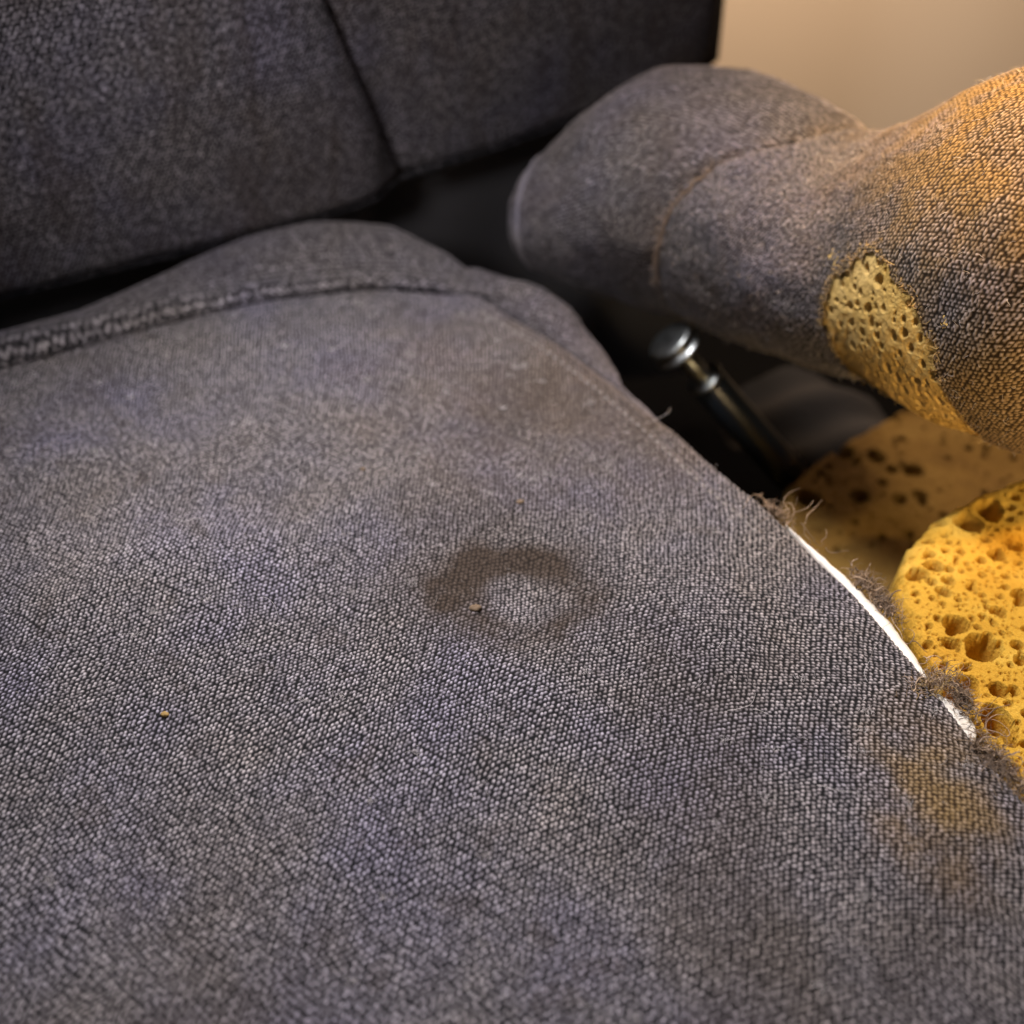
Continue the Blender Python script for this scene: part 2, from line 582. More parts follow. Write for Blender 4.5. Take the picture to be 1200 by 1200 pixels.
# the cover rolls over behind the welt
s = np.linspace(-.012, .335, 400); q = np.linspace(0, 1, 80)
ss, qq = np.meshgrid(s, q)
wid = np.interp(ss, [-.012, -.004, .012, .035, .070, .10, .14, .18, .34], [.006, .014, .030, .042, .047, .043, .030, .020, .016])
hgt = np.interp(ss, [-.012, -.004, .012, .035, .070, .10, .14, .18, .34], [-.010, -.004, .004, .012, .0135, .012, .007, .004, .002])
bend = np.clip(qq / .62, 0, 1)
over = np.clip((qq - .62) / .38, 0, 1)
Pr = welt_path(ss) + OUT_BACK * (.004 + wid * np.where(qq < .62, np.sin(bend * np.pi / 2) * .82, .82 + .18 * np.sin(over * np.pi / 2)))[..., None]
Pr[..., 2] = np.where(qq < .62, -.002 + (hgt + .002) * np.sin(bend * np.pi / 2) ** 1.0, hgt - .07 * (1 - np.cos(over * np.pi / 2)) ** 1.2)
Pr[..., 2] += .002 * (fbm(ss * 30, qq * 3, 6, 2) - .5)
Nr = normals(Pr)
if Nr[..., 2].mean() < 0:
    Nr = -Nr
wy, tone = weave(ss, qq * .06, seed=5)
Pr = Pr + Nr * (wy * .0004)[..., None]
grid('rolled_edge', Pr, {'yarn': wy, 'tone': tone, 'soil': .18 + 0 * ss, 'yellow': 0 * ss}, None, M_back, cushion)

# side of the cover, puckered, hanging down from the edge seam
t = np.linspace(-.03, .172, 290); q = np.linspace(0, 1, 110)
tt, qq = np.meshgrid(t, q)
wid = np.interp(tt, [-.03, -.005, .02, .05, .08, .11, .18], [.018, .027, .028, .016, .005, .002, .002])
a1 = np.clip(qq / .55, 0, 1); a2 = np.clip((qq - .55) / .45, 0, 1)
base = edge_path(tt) - 0
base[..., 2] = -.010
Ps = base + OUT_SIDE * (wid * (1 - np.cos(a1 * np.pi)) / 2)[..., None]
Ps[..., 2] += np.where(qq < .55, .40 * wid * np.sin(a1 * np.pi) + .002 - .004 * a1, -.002 - .13 * a2)
puck = (fbm(tt * 55 + 2 * qq, qq * 1.5, 2, 3) - .5) * .004 * np.sin(np.clip(qq * 1.3, 0, 1) * np.pi)
Ps += OUT_SIDE * puck[..., None]; Ps[..., 2] += puck
Nr = normals(Ps)
if Nr[..., 2].mean() < 0:
    Nr = -Nr
wy, tone = weave(tt, qq * .10, pitch=.0024, seed=8)
Ps = Ps + Nr * (wy * .0004)[..., None]
grid('side_panel', Ps, {'yarn': wy, 'tone': tone, 'soil': .25 + 0 * tt, 'yellow': 0 * tt}, None, M_back, cushion)

# stitches along the edge seam
ts = np.arange(.010, .185, .0042)
V = []; F = []
for k_, t0 in enumerate(ts):
    a = edge_path(t0) + A_dir * .0125; b = edge_path(t0 + .0026) + A_dir * .0125
    za = cushion_macro(a, 0, 0) - .0002
    dirv = (b - a) / np.linalg.norm(b - a)
    side = np.cross(dirv, [0, 0, 1.])
    for l, r, h in ((-.0001, .0002, -.0004), (.0006, .0005, .0004), (.0020, .0005, .0004), (.0027, .0002, -.0004)):
        for aa in range(6):
            w = aa * math.pi / 3
            V.append(a + dirv * l + side * (r * math.cos(w)) + np.array([0, 0, za + h + r * math.sin(w) + .0002]))
    o_ = k_ * 24
    for rrow in range(3):
        for aa in range(6):
            F.append((o_ + rrow * 6 + aa, o_ + rrow * 6 + (aa + 1) % 6, o_ + rrow * 6 + 6 + (aa + 1) % 6, o_ + rrow * 6 + 6 + aa))
st = link('stitching', raw_mesh('stitching', np.array(V), np.array(F)), M_stitch, cushion)
st['kind'] = 'stuff'

# white edging bared where the cover has torn away
def edging(t0, t1, w0):
    n = 90
    tv = np.linspace(t0, t1, n)
    f = np.linspace(0, 1, n)
    w = w0 * np.clip(np.sin(f ** 1.5 * np.pi) ** .55, .12, 1) * (.75 + .5 * fbm(tv * 160, tv * 0, 5, 3))
    c = edge_path(tv)
    cols = []
    for (ow, oz) in ((-.35, -.0002), (0, .0006), (.4, .0006), (.85, -.0004), (1.0, -.002), (.9, -.010), (-.35, -.010)):
        p_ = c + OUT_SIDE * (ow * w + .0004)[:, None]
        p_[:, 2] = -.0022 + oz + .0008 * (fbm(tv * 300, tv * 0 + ow, 6, 2) - .5)
        cols.append(p_)
    return grid('edging_strip', np.stack(cols, 1), m=M_white, parent=cushion, wrap=True)


def edge_t(px_pt):
    """distance along the edge nearest to a point"""
    d = np.linalg.norm(edge_path.p[:, :2] - np.array(px_pt)[:2], axis=1)
    return float(edge_path.l[d.argmin()])


E0 = edge_t((0.0952, -0.0057, 0.0000)); E1 = edge_t((0.1267, -0.0773, 0.0000)); E2 = edge_t((0.1270, -0.0799, 0.0000)); E3 = edge_t((0.1333, -0.0981, 0.0000))
edging(E0, E1, .0040)
edging(E2, E3, .0060)


# frayed yarn along the torn edge
def fray(name, c, n, run, length, m, seed, out=0.0, wide=.0012, curl=.6, rad=.00016, up=.3):
    """a matted tuft of n fibres spread along the edge (run) and across it (wide)"""
    g = np.random.default_rng(seed)
    c = np.array(c)
    t0 = edge_t(c)
    tv = t0 + g.normal(size=n) * run
    base = edge_path(tv) + OUT_SIDE * (out + g.normal(size=(n, 1)) * wide)
    base[:, 2] = c[2] + np.abs(g.normal(size=n)) * .0008
    n = int(n * .7)
    base = base[:n]
    d = g.normal(size=(n, 3)) * np.array([1, 1, .7]) + np.array([.25, .1, up])
    curl = curl * 1.5
    L = .95 * length * (.3 + 1.2 * g.random(n) ** 1.6)
    o = strands(name, base, d, L, rad * np.where(g.random(n) < .08, 2.4, .7), curl, m, cushion, steps=9, seed=seed)
    o['kind'] = 'stuff'
    return o


fray('frayed_yarn', (0.0918, 0.0035, -0.0010), 60, .0025, .009, M_thread, 1, .001, .0008)
fray('frayed_yarn', (0.0961, -0.0046, -0.0010), 40, .0025, .007, M_thread, 2, .001, .0008)
fray('frayed_yarn', (0.1065, -0.0140, -0.0060), 60, .005, .004, M_dthread, 12, .0030, .0008)
fray('frayed_yarn', (0.1143, -0.0360, -0.0020), 330, .0030, .0055, M_thread, 3, .0060, .0012)
fray('frayed_yarn', (0.1180, -0.0450, -0.0030), 360, .0040, .0055, M_dthread, 4, .0066, .0012)
fray('frayed_yarn', (0.1176, -0.0460, -0.0020), 160, .0045, .0065, M_thread, 5, .0070, .0013)
fray('frayed_yarn', (0.1264, -0.0779, 0.0007), 420, .0016, .0055, M_thread, 6, -.0005, .0042, up=.1)
fray('frayed_yarn', (0.1265, -0.0792, 0.0007), 130, .0015, .0055, M_gold, 7, -.0015, .0038, up=.1)
fray('frayed_yarn', (0.1304, -0.0869, -0.0010), 300, .0030, .0060, M_dthread, 8, .0055, .0014)
fray('frayed_yarn', (0.1290, -0.0838, 0.0000), 170, .0030, .0060, M_thread, 9, .0050, .0016)
fray('frayed_yarn', (0.1373, -0.1087, 0.0000), 420, .0050, .0060, M_dthread, 10, .0005, .0022, up=.2)
fray('frayed_yarn', (0.1393, -0.1143, 0.0000), 300, .0050, .0065, M_thread, 11, .0010, .0022, up=.2)
fray('frayed_yarn', (0.1343, -0.1042, 0.0010), 200, .0035, .0060, M_thread, 14, -.0012, .0020, up=.2)

g = np.random.default_rng(77)
u_ = g.random(60)
te = np.where(u_ < .2, E0 - .012 * g.random(60), np.where(u_ < .65, E0 + (E3 - E0) * g.random(60), E3 + .05 * g.random(60)))
rt = edge_path(te) + OUT_SIDE * (.0045 * ((u_ > .2) & (u_ < .65))[:, None] + .0015 * g.random((60, 1))) + np.array([0, 0, -.001])
o = strands('loose_thread', rt, g.normal(size=(60, 3)) * np.array([1, 1, .5]) + np.array([.5, -.3, .15]), .006 + .014 * g.random(60) ** 2, .00019, .40, M_thread, cushion, steps=14, seed=78)
o['kind'] = 'stuff'

# loose lint caught on the weave
g = np.random.default_rng(31)
pick = g.integers(0, ns * nt_, 1500)
Vp = Pd.reshape(-1, 3)[pick] + np.array([0, 0, .0002])
d = g.normal(size=(1500, 3)) * np.array([1, 1, .25]) + np.array([0, 0, .15])
o = strands('lint', Vp, d, .0035 * (.4 + 1.2 * g.random(1500) ** 2), .00007, .45, M_lint, cushion, seed=12)
o['kind'] = 'stuff'

g = np.random.default_rng(41)
pick = g.integers(0, ns * nt_, 150)
cl = Pd.reshape(-1, 3)[pick]
cl = np.repeat(cl, 16, 0) + g.normal(size=(150 * 16, 3)) * np.array([.0010, .0007, .0001]) + np.array([0, 0, .0004])
o = strands('lint', cl, g.normal(size=cl.shape) * np.array([1, 1, .2]) + np.array([0, 0, .1]), .0018, .00008, .5, M_lint, cushion, seed=42)
o['kind'] = 'stuff'
pick = g.integers(0, ns * nt_, 45)
o = strands('loose_thread', Pd.reshape(-1, 3)[pick] + np.array([0, 0, .0004]), g.normal(size=(45, 3)) * np.array([1, 1, .03]), .010 + .012 * g.random(45), .00009, .28, M_lint, cushion, steps=12, seed=43)
o['kind'] = 'stuff'

# ------------------------------------------------------------------ seat backrest
backrest = seat
low = Path([(-0.2707, 0.1046, 0.0052), (-0.2232, 0.1323, 0.0047), (-0.1728, 0.1560, 0.0070), (-0.1193, 0.1818, 0.0088), (-0.0695, 0.2055, 0.0127), (-0.0518, 0.2191, 0.0174), (0.0000, 0.2461, 0.0234), (0.0525, 0.2736, 0.0316), (0.1057, 0.3033, 0.0391)])
S_seam = float(low.l[np.linalg.norm(low.p - np.array((-0.0529, 0.2181, 0.0170)), axis=1).argmin()])
S_end = low.length + .015
B_N = np.array([.42, -.90, .02]); B_N /= np.linalg.norm(B_N)          # facing the sitter
B_UP = np.array([-.02, .01, .999]); B_UP /= np.linalg.norm(B_UP)
B_AL = np.array([.87, .47, .08])


def back_panel(name, fs, s_of, seed, hmax=.21, nx=370, ny=300, soil0=.05, endroll=False):
    u = np.linspace(0, 1, nx); hh = np.linspace(0, 1, ny)
    uu, vv = np.meshgrid(u, hh)
    h = vv * hmax
    sv = s_of(uu, h)
    P = low(sv) + B_UP * h[..., None]
    # lower hem rolls under, the seams pull the padding in
    r = .007
    e_ = np.clip(r - h, 0, r)
    push = -(r - np.sqrt(np.clip(r * r - e_ * e_, 0, None))) * .8
    push += .008 * np.sin(np.clip(h / .22, 0, 1) * np.pi)
    push += fs(uu, sv, h)
    push += .004 * (fbm(sv * 14, h * 14, seed, 3) - .5)
    P = P + B_N * push[..., None]
    Nn = normals(P)
    if (Nn @ B_N).mean() < 0:
        Nn = -Nn
    wy, tone = weave(sv, h, pitch=.0020, seed=seed, jit=.20)
    P = P + Nn * (wy * .00045)[..., None]
    soil = soil0 + .25 * sstep(.45, .75, fbm(sv * 22, h * 22, seed + 3, 4)) + .25 * sstep(.55, .7, fbm(sv * 90, h * 30, seed + 9, 3)) + .40 * sstep(S_seam + .03, S_end, sv)  # browner towards the open end: warm bounce light painted in
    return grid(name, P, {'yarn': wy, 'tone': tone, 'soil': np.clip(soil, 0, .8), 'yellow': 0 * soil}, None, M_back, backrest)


def seam_s(h):
    return S_seam - .33 * h - .35 * np.clip(h - .0, 0, .05) * 0 - .0 * h


def f_main(uu, sv, h):
    d = np.clip(seam_s(h) - sv, 0, None)
    return -.006 * np.exp(-(d / .007) ** 1.1)


def f_side(uu, sv, h):
    d = np.clip(sv - seam_s(h), 0, None)
    de = np.clip(S_end - sv, 0, None)
    rr_ = .030
    ee = np.clip(rr_ - de, 0, rr_)
    return -.010 * np.exp(-(d / .020) ** 1.1) - .0025 - (rr_ - np.sqrt(np.clip(rr_ ** 2 - ee ** 2, 0, None)))


backrest = back_panel('backrest', f_main, lambda u, h: -.06 + u * (seam_s(h) + .06), 3)
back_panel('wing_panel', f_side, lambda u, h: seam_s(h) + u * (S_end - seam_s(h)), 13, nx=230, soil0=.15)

# piping along the hem
for s0, s1, n_, back in ((-.05, S_seam - .001, 500, .0050), (S_seam + .001, S_end - .02, 260, .0075)):
    sp = np.linspace(s0, s1, n_)
    pp = low(sp) - B_N * back - B_UP * .001
    q_ = np.linspace(0, 2 * np.pi, 10, endpoint=False)
    wy, tone = weave(sp[:, None] + q_ * 0, q_[None] * .0022 + sp[:, None] * 0, seed=71)
    rad_ = .0021 * np.clip(np.minimum(s1 - sp, sp - s0) / .012, .05, 1) ** .5
    tube('piping', pp, rad_, M_back, backrest, 10, disp=wy * .0006, attrs={'yarn': wy, 'tone': tone, 'soil': 0 * wy + .05, 'yellow': 0 * wy})
# black trim down the open side
hs = np.linspace(-.01, .30, 40)[:, None]
tube('edge_trim', low(np.array(S_end)) + B_UP * hs - B_N * .036 + B_AL * .004, .0085, M_trim, backrest, 16)
# lining that drops into the gap, coloured dark for the shade there
sp = np.linspace(-.05, S_end + .01, 120); hq = np.linspace(0, 1, 40)
a_, b_ = np.meshgrid(sp, hq)
Pk = low(a_) - B_N * (.034 + .010 * np.sin(a_ * 60 + 3 * b_) * b_)[..., None] + np.array([.0, -.02, -.20]) * b_[..., None]
wy, tone = weave(a_, b_ * .2, seed=2)
grid('gap_lining', Pk, {'yarn': wy, 'tone': tone, 'soil': 0 * wy + .75, 'yellow': 0 * wy}, None, M_lining, backrest)

# ------------------------------------------------------------------ side bolster (torn arm cushion)
AX = [((0.0048, 0.1922, 0.0129), .004), ((0.0088, 0.1930, 0.0138), .020), ((0.0181, 0.1936, 0.0144), .029), ((0.0401, 0.1968, 0.0180), .0425), ((0.0673, 0.1940, 0.0254), .0540), ((0.0887, 0.1781, 0.0286), .0555),
      ((0.1103, 0.1500, 0.0333), .0535), ((0.1365, 0.1093, 0.0404), .0480), ((0.1485, 0.0957, 0.0476), .0495), ((0.1598, 0.0834, 0.0549), .0570), ((0.1800, 0.0597, 0.0675), .0670), ((0.1966, 0.0395, 0.0749), .0680), ((0.2062, 0.0286, 0.0793), .0480), ((0.2102, 0.0245, 0.0807), .0040)]
ax_path = Path([a for a, _ in AX])
ax_r = np.array([r for _, r in AX])
ax_s = np.array([ax_path.l[24 * k_] for k_ in range(len(AX))])

R_SPL = catmull([(a_, b_, 0) for a_, b_ in zip(ax_s, ax_r)])
for _ in range(60):                              # even out the knots of the two splines
    R_SPL[50:-1, 1] = .25 * R_SPL[49:-2, 1] + .5 * R_SPL[50:-1, 1] + .25 * R_SPL[51:, 1]
    ax_path.p[50:-1] = .25 * ax_path.p[49:-2] + .5 * ax_path.p[50:-1] + .25 * ax_path.p[51:]


def bol(sv, ph):
    """the surface of the armrest: sv along it, ph round it (0 = towards the sitter, pi/2 = up)"""
    c = ax_path(sv)
    T = ax_path(sv + .004) - ax_path(sv - .004)
    T /= np.linalg.norm(T, axis=-1, keepdims=True)
    # the section stands square to the middle run of the roll
    T = T * .35 + np.array([.72, -.66, .21]) * .65
    T /= np.linalg.norm(T, axis=-1, keepdims=True)
    U = np.array([0, 0, 1.]) - T * T[..., 2:3]
    U /= np.linalg.norm(U, axis=-1, keepdims=True)
    Fv = np.cross(U, T)                              # towards the sitter
    Fv = np.where((Fv @ np.array([-.6, -.7, 0]))[..., None] < 0, -Fv, Fv)
    r = np.interp(sv, R_SPL[:, 0], R_SPL[:, 1])
    r = r * (1 + .03 * np.cos(2 * ph) + .02 * np.sin(3 * ph + 1))
    return c, r, Fv, U


seam_pts_ph = np.array([-1.3, -.5, .0, .4, .8, 1.2, 1.8, 2.6])
def bseam(ph):
    s0 = ax_s[5] + .25 * (ax_s[6] - ax_s[5])
    ds = np.interp(ph, [-1.6, -.6, -.1, .35, .8, 1.25, 1.9, 3.2], [.000, .002, .006, .014, .030, .052, .066, .066])
    return s0 + ds


def bolster_sheet(sv, ph, seed):
    c, r, Fv, U = bol(sv, ph)
    d = sv - bseam(ph)
    crease = -.0022 * np.exp(-(np.abs(d) / .0035) ** 1.2) - .0022 * np.exp(-(np.abs(d) / .03) ** 2)
    lump = .006 * (fbm(sv * 22 + 3, ph * 1.6, 19, 3) - .5)
    rr2 = r + crease + lump
    return c + rr2[..., None] * (np.cos(ph)[..., None] * Fv + np.sin(ph)[..., None] * U), r


def seam_out(P, axis_pts):
    return P


PH = (-1.5, 1.95, 4.783)                # finely woven where it shows, plainer round the back
# where the cover is torn open, round its middle, in (length, angle)
def hole_val(sv, ph):
    """< 1 inside the hole"""
    hs_, hp_ = HOLE
    a = (sv - hs_ + .012 * (ph - hp_)) / .0290
    b = (ph - hp_) / .74
    n = .16 * (fbm(sv * 260, ph * 14, 44, 3) - .5) + .16 * (fbm(sv * 60, ph * 4, 45, 2) - .5)
    rr_ = (np.abs(a) ** 2.3 + np.abs(b) ** 2.3) ** (1 / 2.3)
    return rr_ + n


HOLE = (ax_s[8] + .033, -.40)


def bol_cover(name, s_lo, s_hi, nx, ny, seed, hole=False):
    u = np.linspace(0, 1, nx); ph = np.concatenate([np.linspace(PH[0], PH[1], ny), np.linspace(PH[1], PH[2], 36)[1:]])
    uu, pp = np.meshgrid(u, ph)
    lo = s_lo(pp); hi = s_hi(pp)
    sv = lo + uu * (hi - lo)
    P, r = bolster_sheet(sv, pp, seed)
    c = bol(sv, pp)[0]
    Nn = normals(P)
    if ((P - c) * Nn).sum(-1).mean() < 0:
        Nn = -Nn
    wy, tone = weave(sv * 1.0, pp * .066, seed=seed, jit=.22)
    P = P + Nn * (wy * .00045 + .0016 * (fbm(sv * 90, pp * 5, 3, 2) - .5))[..., None]
    sd = np.abs(sv - bseam(pp))
    soil = .25 * sstep(.4, .75, fbm(sv * 30, pp * 1.6, seed + 1, 4)) + .30 * sstep(ax_s[7], ax_s[5], sv) * fbm(sv * 50, pp * 3, seed + 2, 3)
    yel = 1.0 * sstep(ax_s[7] - .012, ax_s[10], sv + .02 * (pp - .4) + .05 * (fbm(sv * 25, pp * 1.2, 5, 3) - .5)) * sstep(-.35, .8, pp) * (.55 + .45 * sstep(.35, .6, fbm(sv * 120, pp * 7, 55, 3)))  # dust, plus the warm glow on the upper right painted as gold
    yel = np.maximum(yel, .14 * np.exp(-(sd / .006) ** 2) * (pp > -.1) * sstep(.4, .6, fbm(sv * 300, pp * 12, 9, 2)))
    keep = None
    if hole:
        hv = hole_val(sv, pp)
        keep = hv > 1
        edge = np.exp(-((hv - 1) / .10) ** 2)
        yel = np.maximum(yel, .8 * edge)
        # dusty foam crumbs in the cover to the right of the tear
        yel = np.maximum(yel, .85 * sstep(HOLE[0] + .020, HOLE[0] + .034, sv) * sstep(.45, -.30, pp + .3 * (fbm(sv * 90, pp * 5, 8, 3) - .5)))
        # the torn lip curls up a little
        P = P + Nn * (.0005 * np.exp(-np.clip(hv - 1, 0, None) / .10))[..., None]
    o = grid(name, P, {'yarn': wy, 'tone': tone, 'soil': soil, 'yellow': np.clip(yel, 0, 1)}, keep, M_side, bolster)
    return P, Nn, sv, pp


bolster = seat
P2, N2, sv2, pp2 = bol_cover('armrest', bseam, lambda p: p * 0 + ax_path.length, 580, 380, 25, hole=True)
bolster = bpy.data.objects['armrest']
bolster['label'] = 'rolled grey armrest with a torn hole baring yellow foam'
P1, N1, sv1, pp1 = bol_cover('end_cover', lambda p: p * 0 + .0005, bseam, 190, 260, 21)


# pores: pits pressed into a sheet
def pits(a, b, centres, radii, seed, flat=.9):
    """depth map over the grid a,b (metres) for round and oval pits"""
    dep = np.zeros(a.shape)
    g = np.random.default_rng(seed)
    ax0 = a[0]; bx0 = b[:, 0]
    for (cx, cy), r in zip(centres, radii):
        i0, i1 = np.searchsorted(ax0, [cx - 1.7 * r, cx + 1.7 * r]); j0, j1 = np.searchsorted(bx0, [cy - 1.7 * r, cy + 1.7 * r])
        if i1 - i0 < 2 or j1 - j0 < 2:
            continue
        A_ = a[j0:j1, i0:i1] - cx; B_ = b[j0:j1, i0:i1] - cy
        th = g.random() * 3.14; k_ = .72 + .5 * g.random()
        x_ = A_ * math.cos(th) + B_ * math.sin(th); y_ = (-A_ * math.sin(th) + B_ * math.cos(th)) * k_
        rho = np.hypot(x_, y_) / r
        rho = rho * (1 + .28 * (vnoise(A_ / r * 1.3 + cx * 999, B_ / r * 1.3, seed) - .5))
        d_ = r * (3.0 + 1.6 * g.random()) * np.clip(1 - rho ** 3.2, 0, 1) ** .5
        lip = -.02 * r * np.exp(-((rho - 1.1) / .16) ** 2)
        dep[j0:j1, i0:i1] = np.where(d_ > 0, np.maximum(dep[j0:j1, i0:i1], d_), dep[j0:j1, i0:i1] + lip)
    return dep


def scatter(n, a0, a1, b0, b1, rmin, rmax, seed, power=2.2, gap=1.1):
    g = np.random.default_rng(seed)
    rad = rmin + (rmax - rmin) * g.random(n) ** power
    rad = np.sort(rad)[::-1]
    cs_, rs_ = [], []
    for r in rad:
        for _ in range(14):
            c = (a0 + (a1 - a0) * g.random(), b0 + (b1 - b0) * g.random())
            if not cs_ or (np.hypot(*(np.array(cs_) - c).T) > gap * (np.array(rs_) + r)).all():
                cs_.append(c); rs_.append(r)
                break
    return cs_, rs_


# foam bared by the hole
sa = np.linspace(HOLE[0] - .034, HOLE[0] + .034, 230)
pa = np.linspace(HOLE[1] - .90, HOLE[1] + .80, 260)
sv, pp = np.meshgrid(sa, pa)
P, r = bolster_sheet(sv, pp, 0)
c = bol(sv, pp)[0]
Nn = normals(P)
if ((P - c) * Nn).sum(-1).mean() < 0:
    Nn = -Nn
cs_, rs_ = scatter(360, 0, .070, 0, .09, .0005, .0019, 4, 2.6, gap=1.25)
dep = pits(sv - sa[0], (pp - pa[0]) * .053, cs_, rs_, 3)
hv = hole_val(sv, pp)
bul = .0016 * np.clip(1 - hv, 0, 1) - .0003
P = P + Nn * (bul - dep * 1.1 + .0007 * (fbm(sv * 500, pp * 26, 3, 3) - .5))[..., None]
grid('bared_foam', P, None, hv < 1.35, M_foam_pale, bolster)

# ragged yarn round the tear and along the seam
g = np.random.default_rng(5)
hv = hole_val(sv2, pp2)
rim = np.argwhere((np.abs(hv - 1.03) < .04))
rim = rim[g.integers(0, len(rim), 420)]
roots = P2[rim[:, 0], rim[:, 1]]
o = strands('frayed_yarn', roots, N2[rim[:, 0], rim[:, 1]] * .8 + g.normal(size=(420, 3)) * .8, .0030 * (.3 + g.random(420) ** 2), .00012, .6, M_gold, bolster, seed=15)
o['kind'] = 'stuff'
pv = np.linspace(-.30, .75, 420) + .0
sp = bseam(pv) + .0006
Pq, _ = bolster_sheet(sp, pv, 0)
cq = bol(sp, pv)[0]
rdir = (Pq - cq) / np.linalg.norm(Pq - cq, axis=1, keepdims=True)
o = strands('seam_yarn', Pq + rdir * .0012, rdir * .3 + g.normal(size=(420, 3)) * .9, .0040 * (.3 + g.random(420) ** 2), .00013, .6, M_dthread, bolster, seed=16)
o['kind'] = 'stuff'
# piping round the far end
pv = np.linspace(-1.5, 2.7, 160)
sp = np.full(160, ax_s[2] - .002)
Pq, _ = bolster_sheet(sp, pv, 0)
tube('piping', Pq, .0012, M_side, bolster, 8, attrs={'yarn': np.full((160, 8), .55), 'tone': np.full((160, 8), .3), 'soil': np.zeros((160, 8)), 'yellow': np.zeros((160, 8))})
# fuzz on the worn cover
pick = g.integers(0, P2.shape[0] * P2.shape[1], 1500)
roots = P2.reshape(-1, 3)[pick]; nn = N2.reshape(-1, 3)[pick]
ok = hole_val(sv2, pp2).reshape(-1)[pick] > 1.05
o = strands('lint', roots[ok], (nn * .5 + g.normal(size=nn.shape) * .8)[ok], .0028, .00007, .5, M_lint, bolster, seed=19)
o['kind'] = 'stuff'


# ------------------------------------------------------------------ foam pieces
def poly_sd(a, b, poly):
    """signed distance, negative inside"""
    poly = np.array(poly)
    d = np.full(a.shape, 9.); inside = np.zeros(a.shape, bool)
    for k_ in range(len(poly)):
        p, q_ = poly[k_], poly[(k_ + 1) % len(poly)]
        e_ = q_ - p
        wx, wy_ = a - p[0], b - p[1]
        h = np.clip((wx * e_[0] + wy_ * e_[1]) / (e_ @ e_), 0, 1)
        d = np.minimum(d, np.hypot(wx - e_[0] * h, wy_ - e_[1] * h))
        cond = (p[1] > b) != (q_[1] > b)
        with np.errstate(divide='ignore', invalid='ignore'):
            xi = e_[0] * (b - p[1]) / e_[1] + p[0]
        inside ^= cond & (a < xi)
    return np.where(inside, -d, d)


def foam_piece(name, outline, z0, step, m, label, seed, n_p, rmax, rim_r=.007, drop=.09, tilt=(0, 0), big=(), rough=.0006):
    poly = catmull(outline + outline[:1], 6)[:-1, :2]
    lo_, hi_ = poly.min(0) - .012, poly.max(0) + .012
    a1 = np.arange(lo_[0], hi_[0], step); b1 = np.arange(lo_[1], hi_[1], step)
    a, b = np.meshgrid(a1, b1)
    sd = poly_sd(a, b, poly) + .0022 * (fbm(a * 300, b * 300, seed, 3) - .5)
    z = np.full(a.shape, z0) + (a - poly[:, 0].mean()) * tilt[0] + (b - poly[:, 1].mean()) * tilt[1]
    e_ = np.clip(sd + rim_r, 0, rim_r)
    z -= rim_r - np.sqrt(np.clip(rim_r ** 2 - e_ ** 2, 0, None))
    z -= np.clip(sd / .006, 0, 1) * drop
    z += .0020 * (fbm(a * 40, b * 40, seed + 5, 3) - .5) + rough * (fbm(a * 420, b * 420, seed + 6, 3) - .5)
    cs_, rs_ = scatter(n_p, lo_[0], hi_[0], lo_[1], hi_[1], .00045, rmax, seed, 6.5)
    cs_ = list(big[0]) + cs_ if big else cs_
    rs_ = list(big[1]) + rs_ if big else rs_
    z -= pits(a, b, cs_, rs_, seed + 2) * sstep(.004, .0, sd)
    o = grid(name, np.stack([a, b, z], -1), None, sd < .0062, m)
    tag(o, label, 'foam')
    return o


SPZ = -.008
outline = [(0.1301, -0.0302, -0.0080), (0.1368, -0.0128, -0.0080), (0.1489, 0.0030, -0.0080), (0.1649, 0.0160, -0.0080), (0.1826, 0.0262, -0.0080), (0.2053, 0.0337, -0.0080), (0.2189, 0.0228, -0.0080), (0.2065, -0.0261, -0.0080), (0.1826, -0.0903, -0.0080), (0.1657, -0.1249, -0.0080), (0.1520, -0.1302, -0.0080), (0.1446, -0.1068, -0.0080), (0.1382, -0.0855, -0.0080), (0.1319, -0.0585, -0.0080)]
bigc = [(0.1642, 0.0030, -0.0080)[:2], (0.1737, 0.0099, -0.0080)[:2], (0.1455, -0.0191, -0.0080)[:2], (0.1507, -0.0567, -0.0080)[:2], (0.1448, -0.0468, -0.0080)[:2], (0.1411, -0.0549, -0.0080)[:2], (0.1386, -0.0229, -0.0080)[:2], (0.1464, -0.0855, -0.0080)[:2],
        (0.1687, -0.0137, -0.0080)[:2], (0.1450, -0.0314, -0.0080)[:2], (0.1766, -0.0094, -0.0080)[:2], (0.1395, -0.0724, -0.0080)[:2], (0.1503, -0.0734, -0.0080)[:2], (0.1706, -0.0322, -0.0080)[:2], (0.1602, -0.0404, -0.0080)[:2], (0.1380, -0.0964, -0.0080)[:2]]
bigr = [.0052, .0050, .0032, .0055, .0042, .0030, .0038, .0048, .0032, .0026, .0030, .0050, .0030, .0026, .0022, .0040]
foam_piece('foam_sponge', outline, SPZ, .00030, M_foam, 'bright yellow sponge foam with big round pores beside the torn white edge', 51, 2600, .0022, big=(bigc, bigr))

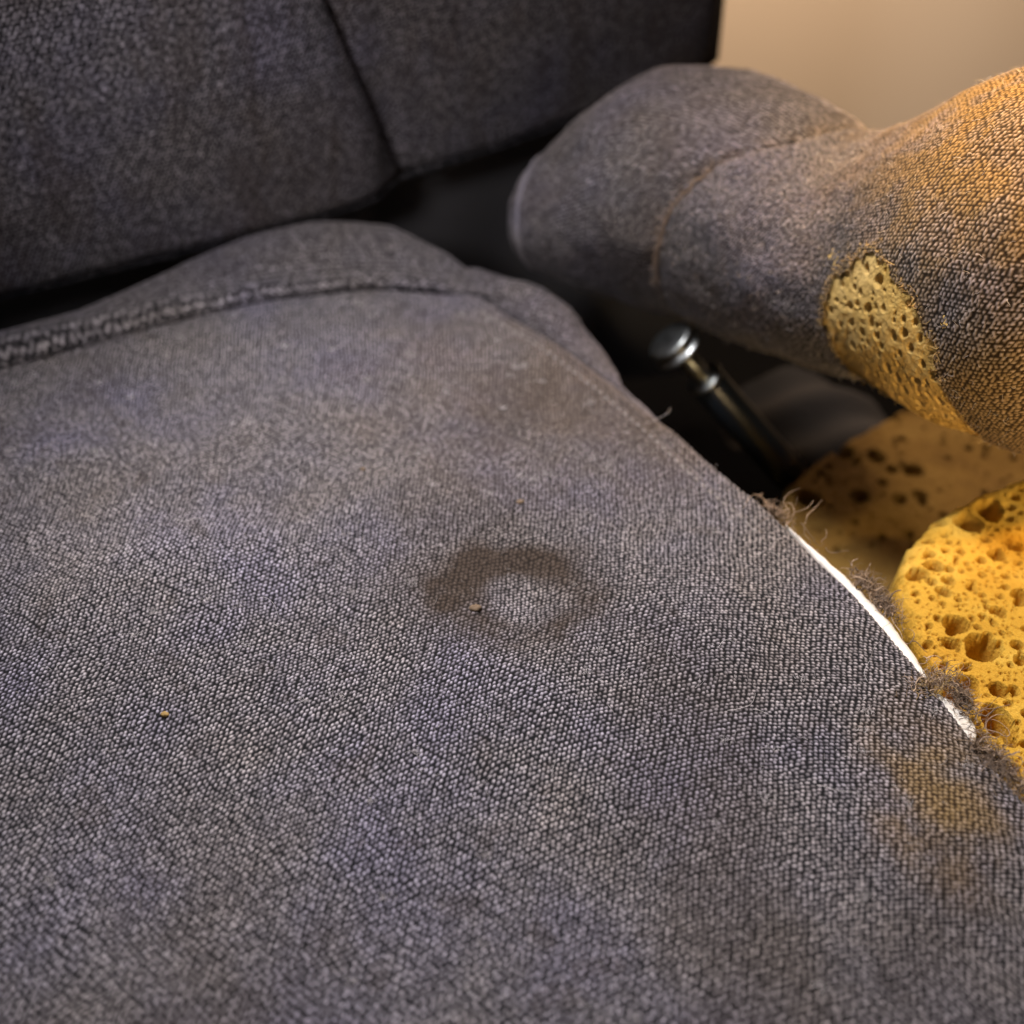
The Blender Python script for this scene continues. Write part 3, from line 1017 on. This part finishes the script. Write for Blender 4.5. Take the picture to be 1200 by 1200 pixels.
outline = [(0.1245, 0.0932, -0.0800), (0.1271, 0.1016, -0.0800), (0.1302, 0.1077, -0.0800), (0.1360, 0.1151, -0.0800), (0.1469, 0.1247, -0.0800), (0.1684, 0.1438, -0.0800), (0.1888, 0.1584, -0.0800), (0.2100, 0.1735, -0.0800), (0.2753, 0.2119, -0.0800), (0.3267, 0.1809, -0.0800), (0.2793, 0.0659, -0.0800), (0.1996, 0.0062, -0.0800), (0.1537, 0.0154, -0.0800), (0.1282, 0.0552, -0.0800), (0.1233, 0.0799, -0.0800)]
bigc = [(0.1761, 0.1286, -0.0800)[:2], (0.1910, 0.1176, -0.0800)[:2], (0.1371, 0.0973, -0.0800)[:2], (0.1616, 0.0991, -0.0800)[:2], (0.1896, 0.1003, -0.0800)[:2], (0.1811, 0.1189, -0.0800)[:2], (0.1615, 0.1318, -0.0800)[:2], (0.1797, 0.0973, -0.0800)[:2]]
bigr = [.0052, .0046, .0055, .0042, .0034, .0030, .0050, .0034]
foam_piece('foam_block', outline, -.08, .00062, M_foam_old_shaded, 'brownish shaded foam block wedged under the armrest at the end of the black rod', 61, 1500, .0024, big=(bigc, bigr), drop=.07, tilt=(0, 0), rim_r=.003)

# ------------------------------------------------------------------ rod in the gap
rod = empty('metal_rod', (0, 0, 0), 'black metal rod with a shiny flanged head lying in the gap', 'metal rod')
HA = np.array((0.0701, 0.1207, -0.0097)); HB = np.array((0.1460, 0.1197, -0.0991))
lathe('flange', HA, HB, [(-.003, 0.0006), (-.003, 0.0090), (-.0022, 0.0105), (-.0010, 0.0105), (-.0003, 0.0090), (.0012, 0.0079), (.0028, 0.0110), (.0036, 0.0118), (.0046, 0.0113), (.0060, 0.0077), (.0066, 0.0038)], M_steel, rod)
lathe('neck', HA, HB, [(.005, 0.0038), (.012, 0.0038), (.013, 0.0044), (.020, 0.0044), (.026, 0.0046)], M_steel, rod)
lathe('collar', HA, HB, [(.0235, 0.0038), (.0240, 0.0084), (.0252, 0.0090), (.0262, 0.0084), (.0266, 0.0038)], M_steel, rod)
lathe('sleeve', HA, HB, [(.0268, 0.0026), (.0268, 0.0074), (.0280, 0.0084), (.085, 0.0084), (.10, 0.0084), (.10, 0.0013)], M_black, rod)

# ------------------------------------------------------------------ loose cloth in the gap
a, b = np.meshgrid(np.linspace(-1, 1, 120), np.linspace(-1, 1, 100))
cc = np.array((0.1514, 0.1705, -0.0859))
P = cc + np.stack([.048 * a + .006 * b, .040 * b - .006 * a, -.006 * (a * a + b * b) + .005 * np.sin(3.2 * a + 2 * b) + .003 * np.sin(7 * b - 3 * a)], -1)
wy, tone = weave(a * .048, b * .040, seed=33)
P[..., 2] += wy * .0004
o = grid('lining_cloth', P, {'yarn': wy, 'tone': tone, 'soil': 0 * a + .6, 'yellow': 0 * a}, a ** 2 + b ** 2 + .3 * fbm(a * 4, b * 4, 3, 2) < 1.1, M_lining)
tag(o, 'crumpled scrap of grey cloth, darkened for the shade, in the gap between rod and foam', 'cloth')


# ------------------------------------------------------------------ crumbs on the cushion
def crumb(c, r, label, seed, m=M_crumb):
    g = np.random.default_rng(seed)
    th, ph_ = np.meshgrid(np.linspace(0, 2 * np.pi, 12, endpoint=False), np.linspace(.02, np.pi - .02, 8))
    rad = r * (1 + .5 * (g.random(th.shape) - .5))
    P = np.stack([rad * np.cos(th) * np.sin(ph_) * 1.4, rad * np.sin(th) * np.sin(ph_), rad * .8 * np.cos(ph_)], -1)
    c = np.array(c)
    c = c + np.array([0, 0, float(cushion_macro(c, 0, 0)) + .0006])
    o = grid('crumb', P + c, None, None, m, wrap=True)
    tag(o, label, 'crumb', 'crumbs on the seat cushion')


crumb((-0.0549, 0.0240, 0.0000), .0007, 'tan crumb on the plain upper part of the cushion, beyond the stain', 1)
crumb((0.0030, 0.0051, 0.0000), .0010, 'tan crumb lying just above the ring stain', 2)
crumb((-0.0118, -0.0452, 0.0000), .0014, 'largest brown crumb, inside the ring stain', 3)
crumb((-0.1020, -0.0895, 0.0000), .0009, 'lone golden crumb on the open front of the cushion', 4, M_grit)
